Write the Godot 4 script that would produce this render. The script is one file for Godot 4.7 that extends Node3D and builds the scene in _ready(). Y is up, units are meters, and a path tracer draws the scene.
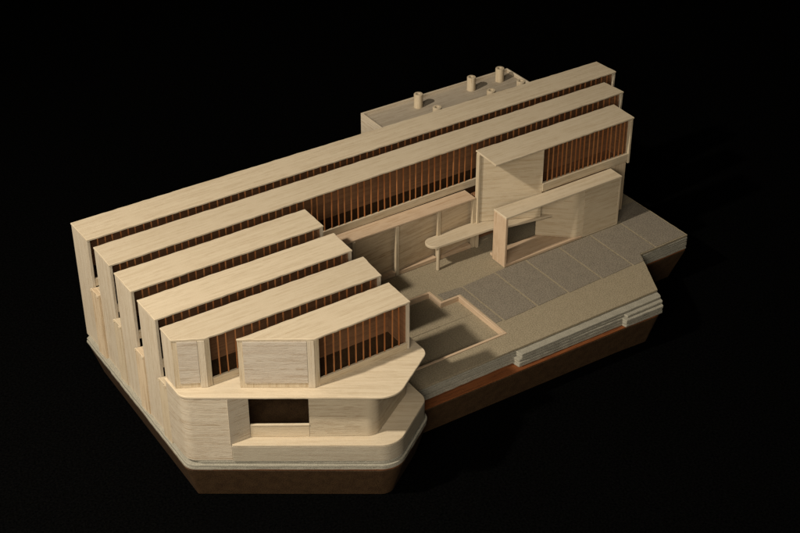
extends Node3D
# Balsa architectural model of a long building with parallel roof bars, on layered chipboard and a dark wooden base.
# x runs along the bars, y is up (0 = courtyard level), z runs across the bars; metres.

const ROOF_TOP := 0.1081
const SHEET := 0.002
const DECK := 0.0593

var rng := RandomNumberGenerator.new()
var M := {}
var slat_mesh := {}

# ------------------------------------------------------------------ mesh helpers
class Shape:
	var st := SurfaceTool.new()
	var off := Vector2.ZERO
	func _init(o := Vector2.ZERO):
		st.begin(Mesh.PRIMITIVE_TRIANGLES)
		off = o
	func uv(u: float, v: float) -> Vector2:
		return Vector2(u / 0.16, v / 0.08) + off
	func vert(p: Vector3, n: Vector3, t: Vector2):
		st.set_normal(n)
		st.set_uv(t)
		st.add_vertex(p)
	func tri(p: Array, n: Array, t: Array):
		var g: Vector3 = (p[1] - p[0]).cross(p[2] - p[0])
		var order := [0, 1, 2]
		if g.dot(n[0] + n[1] + n[2]) > 0.0:
			order = [0, 2, 1]
		for k in order:
			vert(p[k], n[k], t[k])
	func quad(p: Array, n: Array, t: Array):
		tri([p[0], p[1], p[2]], [n[0], n[1], n[2]], [t[0], t[1], t[2]])
		tri([p[0], p[2], p[3]], [n[0], n[2], n[3]], [t[0], t[2], t[3]])

func shape() -> Shape:
	return Shape.new(Vector2(rng.randf(), rng.randf()))

func put(called: String, s: Shape, m: Material, parent: Node) -> MeshInstance3D:
	s.st.set_material(m)
	s.st.generate_tangents()
	var o := MeshInstance3D.new()
	o.name = called
	o.mesh = s.st.commit()
	parent.add_child(o, true)
	return o

func inset(poly: PackedVector2Array, d: float) -> PackedVector2Array:
	# moves every edge of a polygon inwards by d (mitred)
	var n := poly.size()
	var ccw := 1.0 if area(poly) > 0.0 else -1.0
	var res := PackedVector2Array()
	for i in n:
		var a := (poly[i] - poly[(i + n - 1) % n]).normalized()
		var b := (poly[(i + 1) % n] - poly[i]).normalized()
		var na := Vector2(-a.y, a.x) * ccw
		var nb := Vector2(-b.y, b.x) * ccw
		var m := na + nb
		var k := m.dot(na)
		m = m / k if k > 0.25 else na
		res.append(poly[i] + m * d)
	return res

func area(poly: PackedVector2Array) -> float:
	var s := 0.0
	for i in poly.size():
		var a := poly[i]
		var b := poly[(i + 1) % poly.size()]
		s += a.x * b.y - b.x * a.y
	return s * 0.5

# a plan polygon (x, z) extruded from y0 to y1 with chamfered rims; flare moves the bottom outline inwards
func prism(s: Shape, poly: PackedVector2Array, y0: float, y1: float, bev := 0.0003, grain := Vector2(1, 0), flare := 0.0, upright := false):
	var n := poly.size()
	var ccw := 1.0 if area(poly) > 0.0 else -1.0
	var top := inset(poly, bev) if bev > 0.0 else poly
	var low := inset(poly, flare) if flare > 0.0 else poly
	var bot := inset(low, bev) if bev > 0.0 else low
	var perp := Vector2(-grain.y, grain.x)
	var idx := Geometry2D.triangulate_polygon(top)
	for cap in 2:
		var src: PackedVector2Array = top if cap == 0 else bot
		var y := y1 if cap == 0 else y0
		var nn := Vector3.UP if cap == 0 else Vector3.DOWN
		for k in range(0, idx.size(), 3):
			var p := []
			var t := []
			for j in 3:
				var q: Vector2 = src[idx[k + j]]
				p.append(Vector3(q.x, y, q.y))
				t.append(s.uv(q.dot(grain), q.dot(perp)))
			s.tri(p, [nn, nn, nn], t)
	var along := 0.0
	for i in n:
		var j := (i + 1) % n
		var e := (poly[j] - poly[i])
		var el := e.length()
		if el < 1e-7:
			continue
		e /= el
		var nf := Vector2(e.y, -e.x) * ccw
		var prv := (poly[i] - poly[(i + n - 1) % n]).normalized()
		var nxt := (poly[(j + 1) % n] - poly[j]).normalized()
		var np := Vector2(prv.y, -prv.x) * ccw
		var nq := Vector2(nxt.y, -nxt.x) * ccw
		var n0 := (nf + np).normalized() if nf.dot(np) > 0.8 else nf
		var n1 := (nf + nq).normalized() if nf.dot(nq) > 0.8 else nf
		var dip := -flare / maxf(0.0001, y1 - y0)
		var a3 := Vector3(n0.x, dip, n0.y).normalized()
		var b3 := Vector3(n1.x, dip, n1.y).normalized()
		var u0 := along
		var u1 := along + el
		along = u1
		var ring := [[low[i], low[j], y0 + bev], [poly[i], poly[j], y1 - bev]]
		var tt := [s.uv(u0, y0), s.uv(u1, y0), s.uv(u1, y1), s.uv(u0, y1)]
		if upright:
			tt = [s.uv(y0, u0), s.uv(y0, u1), s.uv(y1, u1), s.uv(y1, u0)]
		s.quad([Vector3(ring[0][0].x, ring[0][2], ring[0][0].y), Vector3(ring[0][1].x, ring[0][2], ring[0][1].y), Vector3(ring[1][1].x, ring[1][2], ring[1][1].y), Vector3(ring[1][0].x, ring[1][2], ring[1][0].y)], [a3, b3, b3, a3], tt)
		if bev > 0.0:
			var up0 := (a3 + Vector3.UP).normalized()
			var up1 := (b3 + Vector3.UP).normalized()
			s.quad([Vector3(poly[i].x, y1 - bev, poly[i].y), Vector3(poly[j].x, y1 - bev, poly[j].y), Vector3(top[j].x, y1, top[j].y), Vector3(top[i].x, y1, top[i].y)], [up0, up1, up1, up0], [tt[3], tt[2], tt[2] + Vector2(0, bev / 0.08), tt[3] + Vector2(0, bev / 0.08)])
			var dn0 := (a3 + Vector3.DOWN).normalized()
			var dn1 := (b3 + Vector3.DOWN).normalized()
			s.quad([Vector3(low[i].x, y0 + bev, low[i].y), Vector3(low[j].x, y0 + bev, low[j].y), Vector3(bot[j].x, y0, bot[j].y), Vector3(bot[i].x, y0, bot[i].y)], [dn0, dn1, dn1, dn0], [tt[0], tt[1], tt[1] - Vector2(0, bev / 0.08), tt[0] - Vector2(0, bev / 0.08)])

func V(a: Array) -> PackedVector2Array:
	var r := PackedVector2Array()
	for k in range(0, a.size(), 2):
		r.append(Vector2(a[k], a[k + 1]))
	return r

func rect(x0: float, z0: float, x1: float, z1: float) -> PackedVector2Array:
	return V([x0, z0, x1, z0, x1, z1, x0, z1])

# corners [x, z, radius] -> polygon with rounded corners
func rounded(c: Array, open := false) -> PackedVector2Array:
	var r := PackedVector2Array()
	var n := c.size()
	for i in n:
		var p := Vector2(c[i][0], c[i][1])
		if c[i][2] <= 0.0 or (open and (i == 0 or i == n - 1)):
			r.append(p)
			continue
		var a := (Vector2(c[(i + n - 1) % n][0], c[(i + n - 1) % n][1]) - p).normalized()
		var b := (Vector2(c[(i + 1) % n][0], c[(i + 1) % n][1]) - p).normalized()
		var half := acos(clampf(a.dot(b), -1, 1)) * 0.5
		var d: float = c[i][2] / tan(half)
		var ctr: Vector2 = p + (a + b).normalized() * (c[i][2] / sin(half))
		var s: Vector2 = p + a * d - ctr
		var e: Vector2 = p + b * d - ctr
		var ang: float = s.angle_to(e)
		for k in 13:
			r.append(ctr + s.rotated(ang * k / 12.0))
	return r

# an open line given thickness on its left (positive) or right (negative) hand
func strip(line: PackedVector2Array, thick: float) -> PackedVector2Array:
	var r := line.duplicate()
	var other := PackedVector2Array()
	var n := line.size()
	for i in n:
		var a := (line[i] - line[i - 1]).normalized() if i > 0 else (line[1] - line[0]).normalized()
		var b := (line[i + 1] - line[i]).normalized() if i < n - 1 else a
		var na := Vector2(-a.y, a.x)
		var nb := Vector2(-b.y, b.x)
		var m := na + nb
		m /= m.dot(na)
		other.append(line[i] + m * thick)
	other.reverse()
	r.append_array(other)
	return r

func seg(a: Vector2, b: Vector2, thick: float) -> PackedVector2Array:
	return strip(PackedVector2Array([a, b]), thick)

# resamples an outline and shakes it a little, as a knife-cut edge of cardboard
func ragged(poly: PackedVector2Array, step: float, amp: float, sd: int) -> PackedVector2Array:
	var nz := FastNoiseLite.new()
	nz.seed = sd
	nz.frequency = 90.0
	var r := PackedVector2Array()
	for i in poly.size():
		var a := poly[i]
		var b := poly[(i + 1) % poly.size()]
		var l := a.distance_to(b)
		var k := maxi(1, int(l / step))
		var e := (b - a).normalized()
		var nn := Vector2(-e.y, e.x)
		for j in k:
			var p := a.lerp(b, float(j) / k)
			r.append(p + nn * nz.get_noise_2d(p.x * 1.0, p.y) * amp if j > 0 else p)
	return r

func one(called: String, poly: PackedVector2Array, y0: float, y1: float, m: Material, parent: Node, bev := 0.0003, grain := Vector2(1, 0), upright := false, flare := 0.0) -> MeshInstance3D:
	var s := shape()
	prism(s, poly, y0, y1, bev, grain, flare, upright)
	return put(called, s, m, parent)

# a hollow round tube standing at p
func tube(called: String, p: Vector3, r: float, h: float, hole: float, m: Material, parent: Node) -> MeshInstance3D:
	var s := shape()
	var prof := [[r, 0.0], [r, h - 0.0003], [r - 0.0003, h], [hole, h], [hole, h * 0.35], [0.0, h * 0.35]] if hole > 0.0 else [[r, 0.0], [r, h], [0.0, h]]
	for k in prof.size() - 1:
		var a: Array = prof[k]
		var b: Array = prof[k + 1]
		var dr: float = b[0] - a[0]
		var dy: float = b[1] - a[1]
		for j in 20:
			var t0 := TAU * j / 20.0
			var t1 := TAU * (j + 1) / 20.0
			var q := []
			var nn := []
			for c in [[a, t0], [a, t1], [b, t1], [b, t0]]:
				q.append(p + Vector3(cos(c[1]) * c[0][0], c[0][1], sin(c[1]) * c[0][0]))
				nn.append(Vector3(cos(c[1]) * dy, -dr, sin(c[1]) * dy).normalized())
			s.quad(q, nn, [s.uv(a[1], t0 * r), s.uv(a[1], t1 * r), s.uv(b[1], t1 * r), s.uv(b[1], t0 * r)])
	return put(called, s, m, parent)

# ------------------------------------------------------------------ materials
func lin(r: float, g: float, b: float) -> Color:
	return Color(r, g, b).linear_to_srgb()

# grain runs along u; base and dark are linear colours; fleck = how strong the short fibre lines are
func wood(sd: int, base: Color, dark: Color, fleck: float, band: float, rough: float, relief := 0.5) -> StandardMaterial3D:
	var w := 1024
	var h := 512
	var n1 := FastNoiseLite.new(); n1.seed = sd; n1.frequency = 1.0; n1.noise_type = FastNoiseLite.TYPE_SIMPLEX; n1.fractal_type = FastNoiseLite.FRACTAL_NONE
	var n2 := FastNoiseLite.new(); n2.seed = sd + 7; n2.frequency = 1.0; n2.fractal_octaves = 3
	var data := PackedByteArray(); data.resize(w * h * 3)
	var hm := PackedByteArray(); hm.resize(w * h)
	var fine := PackedFloat32Array(); fine.resize(h)
	for y in h:
		fine[y] = n1.get_noise_2d(y * 0.31, 500.0) * 0.5 + n1.get_noise_2d(y * 0.12, 90.0) * 0.5
	for y in h:
		for x in w:
			# wraps round in x by mirrored blend near the border
			var bx := minf(1.0, minf(x, w - x) / 60.0)
			var f := n1.get_noise_2d(x * 0.008, y * 0.33)
			var f2 := n1.get_noise_2d(x * 0.03 + 300.0, y * 0.5)
			var b := n2.get_noise_2d(x * 0.0022 + 40.0, y * 0.035)
			var m := n2.get_noise_2d(x * 0.02, y * 0.02)
			var line := clampf((f - 0.32) * 2.4, 0.0, 1.0) * bx
			var vein := clampf((fine[y] - 0.30) * 6.0, 0.0, 1.0) * clampf(0.1 + 2.4 * n1.get_noise_2d(x * 0.009 + 77.0, y * 0.05), 0.0, 1.0) * bx
			var dust := (n1.get_noise_2d(x * 0.12, y * 0.27) * 0.17 + n1.get_noise_2d(x * 0.33 + 9.0, y * 0.4) * 0.10) * (0.4 + fleck)
			var t := fleck * (0.4 * line + 0.2 * f2 * bx + 0.2 * fine[y] + 1.5 * vein) + dust + band * b * bx + 0.06 * m * bx
			t = clampf(t + 0.12, 0.0, 1.0)
			var c := base.lerp(dark, t).linear_to_srgb()
			var k := (y * w + x) * 3
			data[k] = clampi(int(c.r * 255.0), 0, 255)
			data[k + 1] = clampi(int(c.g * 255.0), 0, 255)
			data[k + 2] = clampi(int(c.b * 255.0), 0, 255)
			hm[y * w + x] = clampi(int(150.0 - 90.0 * line + 40.0 * f2 + 30.0 * fine[y]), 0, 255)
	var im := Image.create_from_data(w, h, false, Image.FORMAT_RGB8, data)
	var hi := Image.create_from_data(w, h, false, Image.FORMAT_L8, hm)
	hi.convert(Image.FORMAT_RGBA8)
	hi.bump_map_to_normal_map(2.0)
	var mt := StandardMaterial3D.new()
	mt.albedo_texture = ImageTexture.create_from_image(im)
	mt.normal_enabled = true
	mt.normal_texture = ImageTexture.create_from_image(hi)
	mt.normal_scale = relief
	mt.roughness = rough
	mt.metallic_specular = 0.35
	return mt

# speckled chipboard / felt: fine grains with soft patches
func speckle(sd: int, base: Color, dark: Color, grainy: float, patchy: float, rough: float, streak := 1.0) -> StandardMaterial3D:
	var w := 768
	var n1 := FastNoiseLite.new(); n1.seed = sd; n1.frequency = 1.0; n1.fractal_octaves = 2
	var r2 := RandomNumberGenerator.new(); r2.seed = sd
	var data := PackedByteArray(); data.resize(w * w * 3)
	var hm := PackedByteArray(); hm.resize(w * w)
	for y in w:
		for x in w:
			var g := n1.get_noise_2d(x * 0.13, y * 0.13 * streak)
			var g2 := r2.randf() - 0.5
			var p := n1.get_noise_2d(x * 0.018 + 90.0, y * 0.018)
			var t := clampf(0.4 + grainy * (g * 0.9 + g2 * 0.5) + patchy * p, 0.0, 1.0)
			var c := base.lerp(dark, t).linear_to_srgb()
			var k := (y * w + x) * 3
			data[k] = int(c.r * 255.0)
			data[k + 1] = int(c.g * 255.0)
			data[k + 2] = int(c.b * 255.0)
			hm[y * w + x] = clampi(int(128.0 + 90.0 * g + 40.0 * g2), 0, 255)
	var mt := StandardMaterial3D.new()
	mt.albedo_texture = ImageTexture.create_from_image(Image.create_from_data(w, w, false, Image.FORMAT_RGB8, data))
	var hi := Image.create_from_data(w, w, false, Image.FORMAT_L8, hm)
	hi.convert(Image.FORMAT_RGBA8)
	hi.bump_map_to_normal_map(2.0)
	mt.normal_enabled = true
	mt.normal_texture = ImageTexture.create_from_image(hi)
	mt.normal_scale = 0.35
	mt.uv1_scale = Vector3(1, 0.5, 1)
	mt.roughness = rough
	mt.metallic_specular = 0.3
	return mt

func tagged(o: Node, label: String, category: String, kind := ""):
	o.set_meta("label", label)
	o.set_meta("category", category)
	if kind:
		o.set_meta("kind", kind)

func labelled(o: Node, label: String) -> Node:
	o.set_meta("label", label)
	return o

# ------------------------------------------------------------------ building pieces
# upright slats along a line a->b between y0 and y1; a slat is one thin stick
func slats(parent: Node, a: Vector2, b: Vector2, y0: float, y1: float, pitch: float):
	var l := a.distance_to(b)
	var k := maxi(1, int(round(l / pitch)))
	var key := "%.4f" % (y1 - y0)
	if not slat_mesh.has(key):
		var vars := []
		for v in 4:
			var s := shape()
			prism(s, rect(-0.00042, -0.0005, 0.00042, 0.0005), 0.0, y1 - y0, 0.0, Vector2(1, 0), 0.0, true)
			s.st.set_material(M.slat[v % 2])
			s.st.generate_tangents()
			vars.append(s.st.commit())
		slat_mesh[key] = vars
	for i in range(1, k):
		var p := a.lerp(b, (i + rng.randf_range(-0.09, 0.09)) / k)
		var o := MeshInstance3D.new()
		o.name = "slat"
		o.mesh = slat_mesh[key][rng.randi() % 4]
		o.position = Vector3(p.x, y0, p.y)
		o.rotation = Vector3(0, -(b - a).angle() + rng.randf_range(-0.06, 0.06), rng.randf_range(-0.012, 0.012))
		parent.add_child(o, true)

# one roof bar; the four plan corners are those of its roof sheet. Returns the part (its rear wall) that carries the pieces.
func bar(called: String, parent: Node, bl: Vector2, br: Vector2, fr: Vector2, fl: Vector2, left_foot: float, right_foot: float, roof_mat: Material, end_mat: Material, left_end := true,  window_from := 0.0, roof_poly := PackedVector2Array()) -> MeshInstance3D:
	var y1 := ROOF_TOP - SHEET
	var e := 0.0004
	var ib := Vector2(0, e)
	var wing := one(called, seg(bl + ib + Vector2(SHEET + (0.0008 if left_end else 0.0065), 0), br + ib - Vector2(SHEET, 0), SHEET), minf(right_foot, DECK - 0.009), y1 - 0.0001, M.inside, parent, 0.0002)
	var poly := roof_poly if roof_poly.size() else PackedVector2Array([bl, br, fr, fl])
	one("roof", ragged(poly, 0.005, 0.0007, 7 + int(bl.y * 9000.0)), y1, ROOF_TOP, roof_mat, wing, 0.00035, (br - bl).normalized())
	if left_end:
		one("end_wall", PackedVector2Array([bl + Vector2(e, e), bl + Vector2(e + 0.0024, e), fl + Vector2(e + 0.0024, -e), fl + Vector2(e, -e)]), left_foot, y1 - 0.0001, end_mat, wing, 0.0003, Vector2(0, 1), true)
	one("end_wall", PackedVector2Array([br + Vector2(-e - SHEET, e), br + Vector2(-e, e), fr + Vector2(-e, -e), fr + Vector2(-e - SHEET, -e)]), right_foot, y1 - 0.0001, end_mat, wing, 0.0003, Vector2(0, 1), true)
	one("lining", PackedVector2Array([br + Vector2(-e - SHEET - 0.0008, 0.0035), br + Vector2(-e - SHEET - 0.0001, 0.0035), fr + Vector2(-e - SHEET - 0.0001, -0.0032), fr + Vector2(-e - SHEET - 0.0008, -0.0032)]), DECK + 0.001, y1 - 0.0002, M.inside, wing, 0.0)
	var a := fl + Vector2(0.003, -0.0006)
	if window_from > 0.0:
		a = Vector2(window_from, lerpf(fl.y, fr.y, (window_from - fl.x) / (fr.x - fl.x)) - 0.0006)
	var b := fr + Vector2(-0.0026, -0.0006)
	one("sill", seg(a, b, -0.0022), DECK - 0.0012, DECK + 0.0068, M.balsa_edge, wing, 0.00025)
	var back := Vector2(0, -0.0015)
	slats(wing, a + back, b + back, DECK + 0.0066, y1, 0.0073)
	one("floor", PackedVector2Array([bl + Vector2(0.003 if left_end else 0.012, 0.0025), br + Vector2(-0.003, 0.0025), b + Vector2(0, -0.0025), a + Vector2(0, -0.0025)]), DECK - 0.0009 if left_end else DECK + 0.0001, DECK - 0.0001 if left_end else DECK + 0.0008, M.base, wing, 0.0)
	return wing

func _ready():
	rng.seed = 41
	# ---------------- camera, environment, lamps
	var cam := Camera3D.new()
	cam.position = Vector3(-0.3666, 0.7939, 1.0769)
	cam.rotation = Vector3(-0.5868, -0.5861, -0.0008)
	cam.fov = 20.55
	cam.near = 0.02
	cam.far = 30.0
	add_child(cam)
	cam.current = true

	var env := Environment.new()
	env.background_mode = Environment.BG_COLOR
	env.background_color = Color.BLACK
	env.tonemap_mode = Environment.TONE_MAPPER_LINEAR
	env.tonemap_exposure = 1.0
	env.sdfgi_enabled = true
	env.ssao_enabled = true
	env.ssil_enabled = true
	var we := WorldEnvironment.new()
	we.environment = env
	add_child(we)

	var key := SpotLight3D.new()           # studio lamp high on the side of the short end walls
	key.name = "key_lamp"
	key.position = Vector3(-0.62, 0.95, 0.19)
	key.light_color = Color(1.0, 0.96, 0.90)
	key.light_energy = 1.60
	key.light_size = 0.028
	key.spot_angle = 48.0
	key.spot_range = 8.0
	key.spot_attenuation = 2.0
	key.shadow_enabled = true
	add_child(key)
	key.look_at_from_position(key.position, Vector3(0.22, 0.05, 0.15), Vector3.UP)

	var fill := AreaLight3D.new()          # weak soft light from the photographer's side
	fill.name = "soft_fill"
	fill.position = Vector3(-0.60, 0.72, 1.05)
	fill.area_size = Vector2(0.7, 0.5)
	fill.light_color = Color(1.0, 0.96, 0.90)
	fill.light_energy = 1.32
	fill.area_range = 8.0
	fill.shadow_enabled = true
	add_child(fill)
	fill.look_at_from_position(fill.position, Vector3(0.25, 0.03, 0.15), Vector3.UP)

	# ---------------- materials
	M.roof = []
	for k in 3:
		var g: float = [1.0, 0.95, 1.03][k]
		M.roof.append(wood(11 + k, Color(0.520, 0.430, 0.300) * g, Color(0.350, 0.262, 0.155), 0.28, 0.36, 0.72))
	M.pale = wood(31, Color(0.455, 0.392, 0.308), Color(0.272, 0.198, 0.125), 0.42, 0.35, 0.75, 0.8)
	M.plinth = wood(36, Color(0.340, 0.295, 0.215), Color(0.220, 0.165, 0.105), 0.3, 0.3, 0.75, 0.6)
	M.cream = wood(35, Color(0.455, 0.388, 0.288), Color(0.270, 0.192, 0.112), 0.38, 0.3, 0.75, 0.8)
	M.lower = wood(33, Color(0.430, 0.358, 0.248), Color(0.255, 0.180, 0.105), 0.42, 0.4, 0.75, 0.8)
	M.fin = wood(37, Color(0.490, 0.415, 0.305), Color(0.340, 0.257, 0.160), 0.4, 0.4, 0.75)
	M.balsa_edge = wood(43, Color(0.480, 0.395, 0.270), Color(0.330, 0.238, 0.132), 0.4, 0.4, 0.75)
	M.wall = wood(53, Color(0.540, 0.425, 0.280), Color(0.330, 0.225, 0.122), 0.6, 0.6, 0.75)
	M.pink = wood(59, Color(0.490, 0.362, 0.240), Color(0.350, 0.232, 0.130), 0.4, 0.4, 0.75)
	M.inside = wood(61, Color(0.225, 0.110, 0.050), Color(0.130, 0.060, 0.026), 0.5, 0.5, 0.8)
	M.slat = [wood(67, Color(0.330, 0.122, 0.038), Color(0.200, 0.066, 0.019), 0.4, 0.5, 0.6), wood(71, Color(0.370, 0.152, 0.052), Color(0.220, 0.082, 0.026), 0.4, 0.5, 0.6)]
	M.card = speckle(79, Color(0.305, 0.252, 0.166), Color(0.180, 0.147, 0.093), 0.9, 0.12, 0.9)
	M.paving = speckle(83, Color(0.235, 0.200, 0.148), Color(0.110, 0.093, 0.070), 0.9, 0.12, 0.9)
	M.strata = speckle(89, Color(0.345, 0.318, 0.246), Color(0.155, 0.142, 0.108), 0.7, 0.15, 0.95, 3.0)
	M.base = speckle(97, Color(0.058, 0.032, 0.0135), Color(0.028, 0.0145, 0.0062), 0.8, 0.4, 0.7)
	M.red = wood(99, Color(0.180, 0.058, 0.017), Color(0.080, 0.026, 0.009), 0.5, 0.6, 0.55)
	M.back_roof = wood(101, Color(0.365, 0.307, 0.227), Color(0.241, 0.188, 0.126), 0.4, 0.5, 0.8)

	var cloth := StandardMaterial3D.new()
	var cn := NoiseTexture2D.new()
	var cnn := FastNoiseLite.new(); cnn.seed = 5; cnn.frequency = 0.35
	cn.noise = cnn; cn.width = 512; cn.height = 512; cn.seamless = true
	var ramp := Gradient.new()
	ramp.set_color(0, lin(0.0003, 0.0003, 0.0003)); ramp.set_color(1, lin(0.0028, 0.0028, 0.0027))
	cn.color_ramp = ramp
	cloth.albedo_texture = cn
	cloth.uv1_triplanar = true
	cloth.uv1_scale = Vector3(2.2, 2.2, 2.2)
	cloth.roughness = 1.0
	cloth.metallic_specular = 0.0

	# ---------------- setting: the black cloth
	var ground := MeshInstance3D.new()
	ground.name = "black_cloth"
	var pm := PlaneMesh.new()
	pm.size = Vector2(8, 8)
	pm.material = cloth
	ground.mesh = pm
	ground.position = Vector3(0.3, -0.0532, 0.0)
	add_child(ground)
	tagged(ground, "matt black cloth spread flat under the whole model", "cloth", "structure")

	build_base()
	build_site()
	build_model()

# ------------------------------------------------------------------ dark wooden base
func build_base():
	var t := Node3D.new()
	t.name = "wooden_base"
	t.position = Vector3(0, -0.053, 0)
	add_child(t)
	tagged(t, "dark brown undercut wooden base block standing on the black cloth", "base")
	var outline := rounded([[-0.002, 0.006, 0], [-0.0055, 0.2155, 0.012], [0.139, 0.3122, 0.021], [0.194, 0.275, 0.012], [0.199, 0.2600, 0], [0.428, 0.2642, 0], [0.471, 0.2668, 0.014], [0.4775, 0.2505, 0], [0.505, 0.1952, 0], [0.5665, 0.1945, 0], [0.5665, 0.05, 0], [0.60, 0.03, 0], [0.60, -0.066, 0], [0.10, -0.066, 0], [0.02, -0.01, 0]])
	var pieces := [outline]
	for p in pieces:
		var s := shape()
		prism(s, p, 0.0, 0.0348, 0.0004, Vector2(1, 0), 0.0098)
		put("base_block", s, M.base, t)
	labelled(one("top_board", inset(outline, 0.0002), 0.0349, 0.0363, M.red, t, 0.0003), "thin reddish board on top of the base, bare along the forecourt edge")

# ------------------------------------------------------------------ chipboard site
func build_site():
	var t := Node3D.new()
	t.name = "site_model"
	t.position = Vector3(0, -0.0166, 0)
	add_child(t)
	tagged(t, "grey chipboard site model in stepped layers with paved forecourt and sunken patio", "site model")
	var by := 0.0166
	# lower sheets run under everything, upper sheets only under the forecourt with the patio cut out
	for k in 3:
		var j: float = [0.0, 0.0006, -0.0003][k]
		var lead := [[-0.0035 + j, 0.007, 0], [-0.006 + j, 0.2165 + j, 0.013], [0.1392, 0.3128 + j, 0.021], [0.194 + j, 0.2755, 0.012]]
		if k == 2:
			lead = [[0.004, 0.012, 0], [0.003, 0.2, 0.002], [0.0, 0.2185, 0.012], [0.139, 0.3118, 0.021], [0.1925, 0.275, 0.012]]
		var o := lead + [[0.197, 0.2505 + j, 0], [0.3045 + j, 0.2503, 0], [0.3058 - j, 0.2582 + j, 0.0015], [0.4255, 0.2602, 0], [0.4265 + j, 0.2652 - j, 0.001], [0.4715, 0.2662 - j, 0.002], [0.4765 + j, 0.2508, 0], [0.5045 + j, 0.1953 + j, 0], [0.567 + j, 0.1948 - j, 0], [0.566, 0.05, 0], [0.60, 0.03, 0], [0.60, -0.064, 0], [0.10, -0.064, 0], [0.02, -0.008, 0]]
		one("board_layer", ragged(rounded(o), 0.004, 0.0005, 3 + k), by - 0.0164 + k * 0.0029, by - 0.0164 + k * 0.0029 + 0.0023, M.strata, t, 0.00025)
	for k in 2:
		var o2 := [[0.186, 0.2285, 0], [0.1965, 0.2510, 0], [0.3072, 0.2512, 0], [0.3085, 0.2583, 0.0012], [0.4285, 0.2590, 0], [0.4295, 0.2628, 0.001], [0.4735, 0.2630, 0.002], [0.4762, 0.2512, 0], [0.5043, 0.1957, 0], [0.567, 0.1948, 0], [0.566, 0.05, 0], [0.59, 0.03, 0], [0.59, -0.06, 0], [0.186, -0.06, 0], [0.186, 0.1335, 0], [0.2935, 0.1335, 0], [0.2935, 0.1535, 0], [0.3145, 0.1535, 0], [0.3145, 0.2285, 0]]
		if k == 1:
			o2[5] = [0.474, 0.2588, 0.001]
			o2.remove_at(4)
			o2[5] = [0.4755, 0.2560, 0]
		one("board_layer", ragged(rounded(o2), 0.004, 0.0004, 23 + k), by - 0.0077 + k * 0.0027, by - 0.0077 + k * 0.0027 + 0.0021, M.strata, t, 0.00025)
	var forecourt := rounded([[0.186, 0.2285, 0], [0.1965, 0.2512, 0], [0.4762, 0.2512, 0], [0.5041, 0.1956, 0], [0.5672, 0.1944, 0], [0.5668, 0.05, 0], [0.59, 0.03, 0], [0.59, -0.06, 0], [0.186, -0.06, 0], [0.186, 0.1335, 0], [0.2935, 0.1335, 0], [0.2935, 0.1535, 0], [0.3145, 0.1535, 0], [0.3145, 0.2285, 0]])
	labelled(one("forecourt_sheet", ragged(forecourt, 0.004, 0.0004, 51), by - 0.0022, by, M.card, t, 0.0002), "tan speckled card sheet of the forecourt")
	# darker paving sheets, thin gaps of bare card between them
	var xs := [0.3236, 0.3639, 0.4022, 0.4440, 0.4842, 0.5246, 0.5668]
	var front := [0.2104, 0.2090, 0.2082, 0.2072, 0.2066, 0.1940]
	for k in 6:
		var z0 := 0.1445 if k == 0 else 0.1418
		var z1: float = front[k]
		var xa: float = xs[k] + 0.0010
		var xb: float = xs[k + 1] - 0.0010
		var xm := lerpf(xa, xb, 0.52)
		var p := V([xa, z0, xb, z0 - (0.0 if k else 0.002), xb, z1 - 0.0012, xm, z1 - 0.0002, xa, z1 + 0.0006])
		if k == 5:
			p = V([xa, 0.116, xb - 0.0012, 0.116, xb - 0.0008, z1 - 0.0008, xa, z1])
		var clipped := Geometry2D.intersect_polygons(p, inset(forecourt, 0.0009))
		for c in clipped:
			one("paving_sheet", ragged(c, 0.003, 0.0002, 60 + k), by + 0.0001, by + 0.00045, M.paving, t, 0.0)
	one("paving_sheet", ragged(V([0.2965, 0.1425, 0.3226, 0.1445, 0.3226, 0.2098, 0.3152, 0.2100, 0.3152, 0.1530, 0.2965, 0.1530]), 0.003, 0.0004, 70), by + 0.0001, by + 0.00045, M.paving, t, 0.0)
	# sunken patio floor
	for r in [[0.188, 0.1345, 0.2345, 0.1800], [0.2349, 0.1345, 0.2925, 0.1800], [0.188, 0.1804, 0.2345, 0.2275], [0.2349, 0.1804, 0.2725, 0.2275], [0.2729, 0.1804, 0.3135, 0.2275], [0.2929, 0.1545, 0.3135, 0.1800]]:
		one("patio_slab", rect(r[0], r[1], r[2], r[3]), by - 0.0076, by - 0.0048 + rng.randf_range(-0.0001, 0.0001), M.card, t, 0.0002)
	# wooden edging round the patio
	var y0 := by - 0.0074
	var y1 := by + 0.0007
	one("edging_strip", rect(0.1865, 0.1340, 0.2904, 0.1364), y0, y1, M.pink, t)
	one("edging_strip", rect(0.2906, 0.1340, 0.2932, 0.1564), y0, y1, M.pink, t, 0.0003, Vector2(0, 1))
	one("edging_strip", rect(0.2934, 0.1540, 0.3108, 0.1564), y0, y1, M.pink, t)
	one("edging_strip", rect(0.3110, 0.1540, 0.3141, 0.2256), y0, y1, M.pink, t, 0.0003, Vector2(0, 1))
	one("edging_strip", rect(0.1865, 0.2258, 0.3141, 0.2282), y0, y1, M.pink, t)

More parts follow.
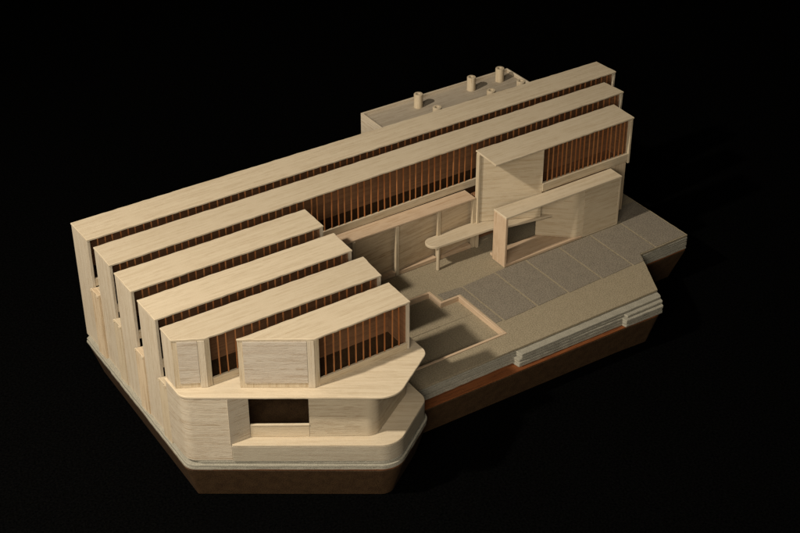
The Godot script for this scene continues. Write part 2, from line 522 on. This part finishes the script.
# ------------------------------------------------------------------ the balsa building
func build_model():
	var t := Node3D.new()
	t.name = "building_model"
	add_child(t)
	tagged(t, "pale balsa building model with six parallel roof bars and reddish window slats", "building model")
	var foot := -0.0128
	# the six bars, rear to front
	var P := [
		[Vector2(0.0003, -0.0016), Vector2(0.5968, 0.0050), Vector2(0.5987, 0.0345), Vector2(0.0006, 0.0328)],
		[Vector2(0.0009, 0.0462), Vector2(0.5718, 0.0473), Vector2(0.5745, 0.0748), Vector2(0.0003, 0.0802)],
		[Vector2(-0.001, 0.0925), Vector2(0.1845, 0.0928), Vector2(0.1838, 0.1262), Vector2(-0.001, 0.1258)],
		[Vector2(-0.002, 0.1396), Vector2(0.1855, 0.1412), Vector2(0.1840, 0.1735), Vector2(-0.002, 0.1728)],
		[Vector2(-0.0035, 0.1850), Vector2(0.1865, 0.1872), Vector2(0.1840, 0.2195), Vector2(0.0196, 0.2172)],
		[Vector2(0.0398, 0.2322), Vector2(0.1832, 0.2320), Vector2(0.1828, 0.2645), Vector2(0.0910, 0.2657)]]
	var names := ["long_wing", "long_wing", "short_wing", "short_wing", "terrace_wing", "terrace_wing"]
	var said := ["rearmost long roof bar", "second long roof bar with tall slatted window over the courtyard", "rearmost short roof bar", "short roof bar second from the rear", "roof bar behind the foremost one", "foremost short roof bar with slanted pale front"]
	var wings := []
	for k in 6:
		var c: Array = P[k]
		var rm: Material = M.roof[[0, 1, 0, 2, 1, 0][k]]
		var w: MeshInstance3D
		if k < 4:
			w = bar(names[k], t, c[0], c[1], c[2], c[3], foot, 0.0005 if k < 2 else DECK - 0.009, rm, M.fin)
		elif k == 4:
			var left := Vector2(-0.0038, 0.2045)
			w = bar(names[k], t, c[0], c[1], c[2], c[3], foot, DECK - 0.009, rm, M.fin, false, 0.0245, PackedVector2Array([c[0], c[1], c[2], c[3], left]))
			one("end_wall", PackedVector2Array([c[0] + Vector2(0.0004, 0.0004), c[0] + Vector2(0.0026, 0.0004), left + Vector2(0.0026, 0.0), left + Vector2(0.0004, -0.0006)]), DECK + 0.0001, ROOF_TOP - SHEET - 0.0001, M.fin, w, 0.0003, Vector2(0, 1), true)
			front_panel(w, left, c[3], 0.0003)
		else:
			w = bar(names[k], t, c[0], c[1], c[2], c[3], foot, DECK + 0.0001, rm, M.fin, false, 0.0950)
			front_panel(w, c[0], c[3], 0.0003)
		labelled(w, said[k])
		wings.append(w)
	# infill panels between the bar ends, proud of them, with frayed tops
	for k in 4:
		var za: float = P[k][3].y - 0.0006
		var zb: float = P[k + 1][0].y + 0.0006
		var x0: float = P[k][3].x
		var topy: float = [0.0580, 0.0530, 0.0508, 0.0500][k]
		var w2 := one("infill_panel", V([x0 - 0.0022, za, x0 - 0.0002, za + 0.0002, x0 + 0.0035, za + 0.001, x0 + 0.0035, zb - 0.001, x0 - 0.0002, zb - 0.0002, x0 - 0.0016, zb]), foot - 0.001, topy, [M.wall, M.balsa_edge, M.wall, M.balsa_edge][k], t, 0.0003, Vector2(0, 1), true)
		for q in [[za + 0.0014, 0.0020], [zb - 0.0012, 0.0010]]:
			one("splinter", V([x0 - 0.0034, q[0] - 0.0002, x0 - 0.0012, q[0] - 0.0011, x0 - 0.0010, q[0] + 0.0011]), topy - 0.0022, topy + q[1] * 0.3, M.roof[0], w2, 0.0002)
		var xe := 0.572 if k == 0 else 0.183
		one("slot_floor", V([x0 + 0.0036, za + 0.0008, xe, za + 0.0008, xe, zb - 0.0008, x0 + 0.0036, zb - 0.0008]), topy - 0.0022, topy - 0.0002, M.balsa_edge, w2, 0.0002)
	build_terrace(t)
	build_courtyard_wall(t)
	build_entrance(t)
	build_service_block(t)

# the slanted closed front of a terrace wing: pale sheet framed by the edges of the side sheets
func front_panel(w: Node, a: Vector2, b: Vector2, proud: float):
	var d := (b - a).normalized()
	var n := Vector2(-d.y, d.x)          # outwards
	var y0 := DECK + 0.0001
	var y1 := ROOF_TOP - SHEET - 0.0001
	var l := a.distance_to(b)
	one("front_core", seg(a + d * 0.0004 - n * 0.0006, b - d * 0.0002 - n * 0.0006, -0.0018), y0, y1, M.balsa_edge, w, 0.0003, d, true)
	one("front_panel", seg(a + d * 0.0045 + n * proud, b - d * 0.0062 + n * proud, -0.0008), y0 + 0.0048, y1 - 0.0004, M.pale, w, 0.00025, d)
	one("edge_strip", seg(b - d * 0.0060 + n * 0.0001, b - d * 0.0004 + n * 0.0001, -0.0006), y0 + 0.0002, y1 - 0.0002, M.fin, w, 0.0002, d, true)
	one("corner_post", PackedVector2Array([b + Vector2(-0.0004, -0.0006), b + Vector2(0.0042, -0.0003), b + Vector2(0.0042, -0.003), b + Vector2(-0.003, -0.0035)]), y0, y1, M.balsa_edge, w, 0.0003, Vector2(1, 0), true)

func build_terrace(t: Node):
	var slab := rounded([[-0.0050, 0.1862, 0], [-0.0050, 0.2158, 0.0125], [0.1388, 0.3117, 0.022], [0.1925, 0.2755, 0.012], [0.1925, 0.1880, 0], [0.1845, 0.1862, 0]])
	var s := labelled(one("terrace_slab", ragged(slab, 0.006, 0.0004, 17), DECK - 0.0022, DECK, M.roof[2], t, 0.0004, Vector2(0.832, 0.554)), "smooth terrace slab with rounded corners under the two front roof bars") as MeshInstance3D
	var top := DECK - 0.0023
	var bottom := -0.0078
	# closed curved end of the storey below
	var line := rounded([[-0.0040, 0.1866, 0], [-0.0040, 0.2158, 0.0125], [0.0265, 0.2362, 0]], true)
	labelled(one("rounded_wall", strip(line, -0.002), bottom, top, M.cream, s, 0.0003), "rounded corner wall with horizontal grain")
	one("reveal_wall", rect(0.0256, 0.2345, 0.0442, 0.2364), 0.0096, top - 0.0002, M.cream, s, 0.0002)
	var d := Vector2(0.0399, 0.0258).normalized()
	var n := Vector2(-d.y, d.x)
	var a := Vector2(0.0442, 0.2369)
	var b := Vector2(0.0846, 0.2630)
	one("sill_wall", seg(a, b, -0.002), 0.0097, 0.0212, M.balsa_edge, s, 0.0002)
	one("window_sill", seg(a - n * 0.0016 + d * 0.0002, b - n * 0.0016 + d * 0.0002, 0.0022), 0.0213, 0.0228, M.roof[0], s, 0.0003)
	var line2 := rounded([[0.0848, 0.2631, 0], [0.1300, 0.2928, 0.012], [0.1825, 0.2600, 0.006], [0.1860, 0.1900, 0]], true)
	one("window_wall", strip(line2, -0.002), 0.0097, top, M.lower, s, 0.0003)
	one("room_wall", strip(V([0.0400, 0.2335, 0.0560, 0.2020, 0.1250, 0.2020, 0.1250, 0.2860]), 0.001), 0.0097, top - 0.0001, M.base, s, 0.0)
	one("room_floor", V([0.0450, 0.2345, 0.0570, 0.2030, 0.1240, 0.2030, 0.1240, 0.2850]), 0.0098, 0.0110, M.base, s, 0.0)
	var plinth := rounded([[0.0267, 0.2376, 0], [0.1390, 0.3120, 0.021], [0.1926, 0.2752, 0.012], [0.1926, 0.1900, 0], [0.0267, 0.1900, 0]])
	var pl := labelled(one("plinth", plinth, bottom, 0.0077, M.plinth, t, 0.0003, Vector2(0.832, 0.554)), "low plinth step with a rounded corner below the window")
	one("plinth_top", inset(plinth, 0.0001), 0.0078, 0.0096, M.roof[1], pl, 0.0004, Vector2(0.832, 0.554))
	# end wall of the wings towards the courtyard
	one("side_wall", rect(0.1815, 0.0815, 0.1836, 0.2340), 0.0004, DECK - 0.0100, M.wall, t, 0.0003, Vector2(0, 1))

func build_courtyard_wall(t: Node):
	var ledge := labelled(one("ledge", V([0.1850, 0.0768, 0.3738, 0.0768, 0.3738, 0.0948, 0.1850, 0.0943]), 0.0557, 0.0578, M.pink, t, 0.0003), "pinkish ledge above the courtyard wall") as MeshInstance3D
	var px := [0.1850, 0.2345, 0.2829, 0.3312, 0.3728]
	for k in 5:
		one("post", rect(px[k] - 0.0016, 0.0912, px[k] + 0.0016, 0.0946), 0.0003, 0.0556, M.balsa_edge, ledge, 0.0003, Vector2(1, 0), true)
		if k < 4:
			one("wall_panel", seg(Vector2(px[k] + 0.0023, 0.0925), Vector2(px[k + 1] + 0.0022, 0.0868), -0.0016), 0.0003, 0.0556, M.wall, ledge, 0.0002)
			one("curb", V([px[k] + 0.0023, 0.0928, px[k + 1] - 0.0023, 0.0885, px[k + 1] - 0.0023, 0.0943, px[k] + 0.0023, 0.0943]), 0.0003, 0.0046, M.pink, ledge, 0.0003)

func build_entrance(t: Node):
	var y1 := ROOF_TOP - SHEET
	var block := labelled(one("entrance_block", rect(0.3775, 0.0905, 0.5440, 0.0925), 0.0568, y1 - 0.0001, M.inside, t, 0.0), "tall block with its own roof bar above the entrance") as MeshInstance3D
	one("roof", ragged(V([0.3756, 0.0905, 0.5477, 0.0907, 0.5463, 0.1236, 0.3742, 0.1243]), 0.005, 0.0007, 5), y1, ROOF_TOP, M.roof[1], block, 0.0004)
	one("side_wall", rect(0.3750, 0.0925, 0.3774, 0.0972), 0.0003, y1 - 0.0001, M.balsa_edge, block, 0.0003, Vector2(0, 1), true)
	one("slanted_wall", V([0.3780, 0.0958, 0.4342, 0.1219, 0.4342, 0.1190, 0.3780, 0.0935]), 0.0292, y1 - 0.0001, M.balsa_edge, block, 0.0003)
	one("side_wall", rect(0.5436, 0.0910, 0.5457, 0.1230), 0.0560, y1 - 0.0001, M.balsa_edge, block, 0.0003, Vector2(0, 1), true)
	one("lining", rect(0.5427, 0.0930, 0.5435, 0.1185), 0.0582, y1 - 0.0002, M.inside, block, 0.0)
	one("lower_wall", V([0.5190, 0.1190, 0.5415, 0.1190, 0.5415, 0.0810, 0.5432, 0.0810, 0.5432, 0.1208, 0.5190, 0.1208]), 0.0006, 0.0562, M.wall, block, 0.0003, Vector2(1, 0), true)
	one("sill", rect(0.4345, 0.1190, 0.5434, 0.1228), 0.0582, 0.0672, M.balsa_edge, block, 0.0003)
	slats(block, Vector2(0.4355, 0.1205), Vector2(0.5434, 0.1205), 0.0660, y1, 0.0058)
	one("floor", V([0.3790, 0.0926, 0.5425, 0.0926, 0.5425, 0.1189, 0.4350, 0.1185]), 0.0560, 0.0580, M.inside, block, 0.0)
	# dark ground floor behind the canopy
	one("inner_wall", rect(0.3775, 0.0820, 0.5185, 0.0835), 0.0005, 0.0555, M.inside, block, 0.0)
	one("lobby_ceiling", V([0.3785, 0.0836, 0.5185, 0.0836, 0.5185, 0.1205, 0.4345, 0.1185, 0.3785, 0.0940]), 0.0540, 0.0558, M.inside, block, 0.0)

	# low entrance hall in front: roof, end frame, slanted wall, floor
	var hall := labelled(one("entrance_hall", V([0.3762, 0.1212, 0.4342, 0.1230, 0.5210, 0.1232, 0.5206, 0.1413, 0.3762, 0.1413]), 0.0556, 0.0577, M.roof[2], t, 0.0004), "low entrance hall with a framed open corner") as MeshInstance3D
	one("end_frame", rect(0.3765, 0.1214, 0.3787, 0.1411), 0.0006, 0.0555, M.pink, hall, 0.0003, Vector2(0, 1), true)
	one("front_wall", rect(0.4742, 0.1388, 0.5182, 0.1408), 0.0006, 0.0555, M.balsa_edge, hall, 0.0003)
	one("end_wall", rect(0.5183, 0.1215, 0.5204, 0.1409), 0.0006, 0.0555, M.balsa_edge, hall, 0.0003, Vector2(0, 1), true)
	one("slanted_wall", strip(rounded([[0.4739, 0.1407, 0], [0.4640, 0.1400, 0.012], [0.4352, 0.1143, 0]], true), 0.0018), 0.0035, 0.0555, M.balsa_edge, hall, 0.0003)
	one("floor_slab", V([0.3788, 0.1145, 0.4345, 0.1140, 0.4420, 0.1140, 0.4737, 0.1385, 0.4737, 0.1409, 0.3788, 0.1410]), 0.0006, 0.0034, M.pink, hall, 0.0003)
	# canopy slab carried by one round post
	var cl := PackedVector2Array()
	for k in 13:
		var an := PI / 2 + PI * k / 12.0
		cl.append(Vector2(0.3208 + cos(an) * 0.0088, 0.1010 + sin(an) * 0.0089))
	cl.append_array(V([0.3680, 0.0922, 0.4180, 0.0965, 0.4380, 0.1120, 0.4562, 0.1262, 0.3950, 0.1165, 0.3810, 0.1118]))
	var canopy := labelled(one("canopy", cl, 0.0262, 0.0290, M.roof[1], t, 0.0004), "thin entrance canopy with a rounded end") as MeshInstance3D
	tube("post", Vector3(0.3212, 0.0004, 0.1075), 0.0017, 0.0258, 0.0, M.roof[1], canopy)

func build_service_block(t: Node):
	var x0 := 0.3410; var x1 := 0.5285; var zb := -0.0612; var zf := -0.0022
	var top := 0.0920
	var b := labelled(one("service_block", rect(x0 + 0.002, zb + 0.002, x1 - 0.002, zf - 0.0001), 0.0860, 0.0885, M.back_roof, t, 0.0), "flat roofed rear block with a low parapet and round tubes") as MeshInstance3D
	one("wall", rect(x0, zb, x0 + 0.0019, zf), -0.002, top, M.fin, b, 0.0003, Vector2(0, 1))
	one("wall", rect(x1 - 0.0019, zb, x1, zf), -0.002, top, M.fin, b, 0.0003, Vector2(0, 1))
	one("wall", rect(x0 + 0.0020, zb, x1 - 0.0020, zb + 0.0019), -0.002, top, M.fin, b, 0.0003)
	for q in [[0.4015, -0.0455, 0.0150], [0.4700, -0.0468, 0.0150], [0.5075, -0.0470, 0.0150], [0.4015, -0.0115, 0.0145], [0.4697, -0.0115, 0.0145], [0.5085, -0.0115, 0.0145]]:
		tube("chimney", Vector3(q[0], 0.0884, q[1]), 0.0047, q[2], 0.0024, M.balsa_edge, b)
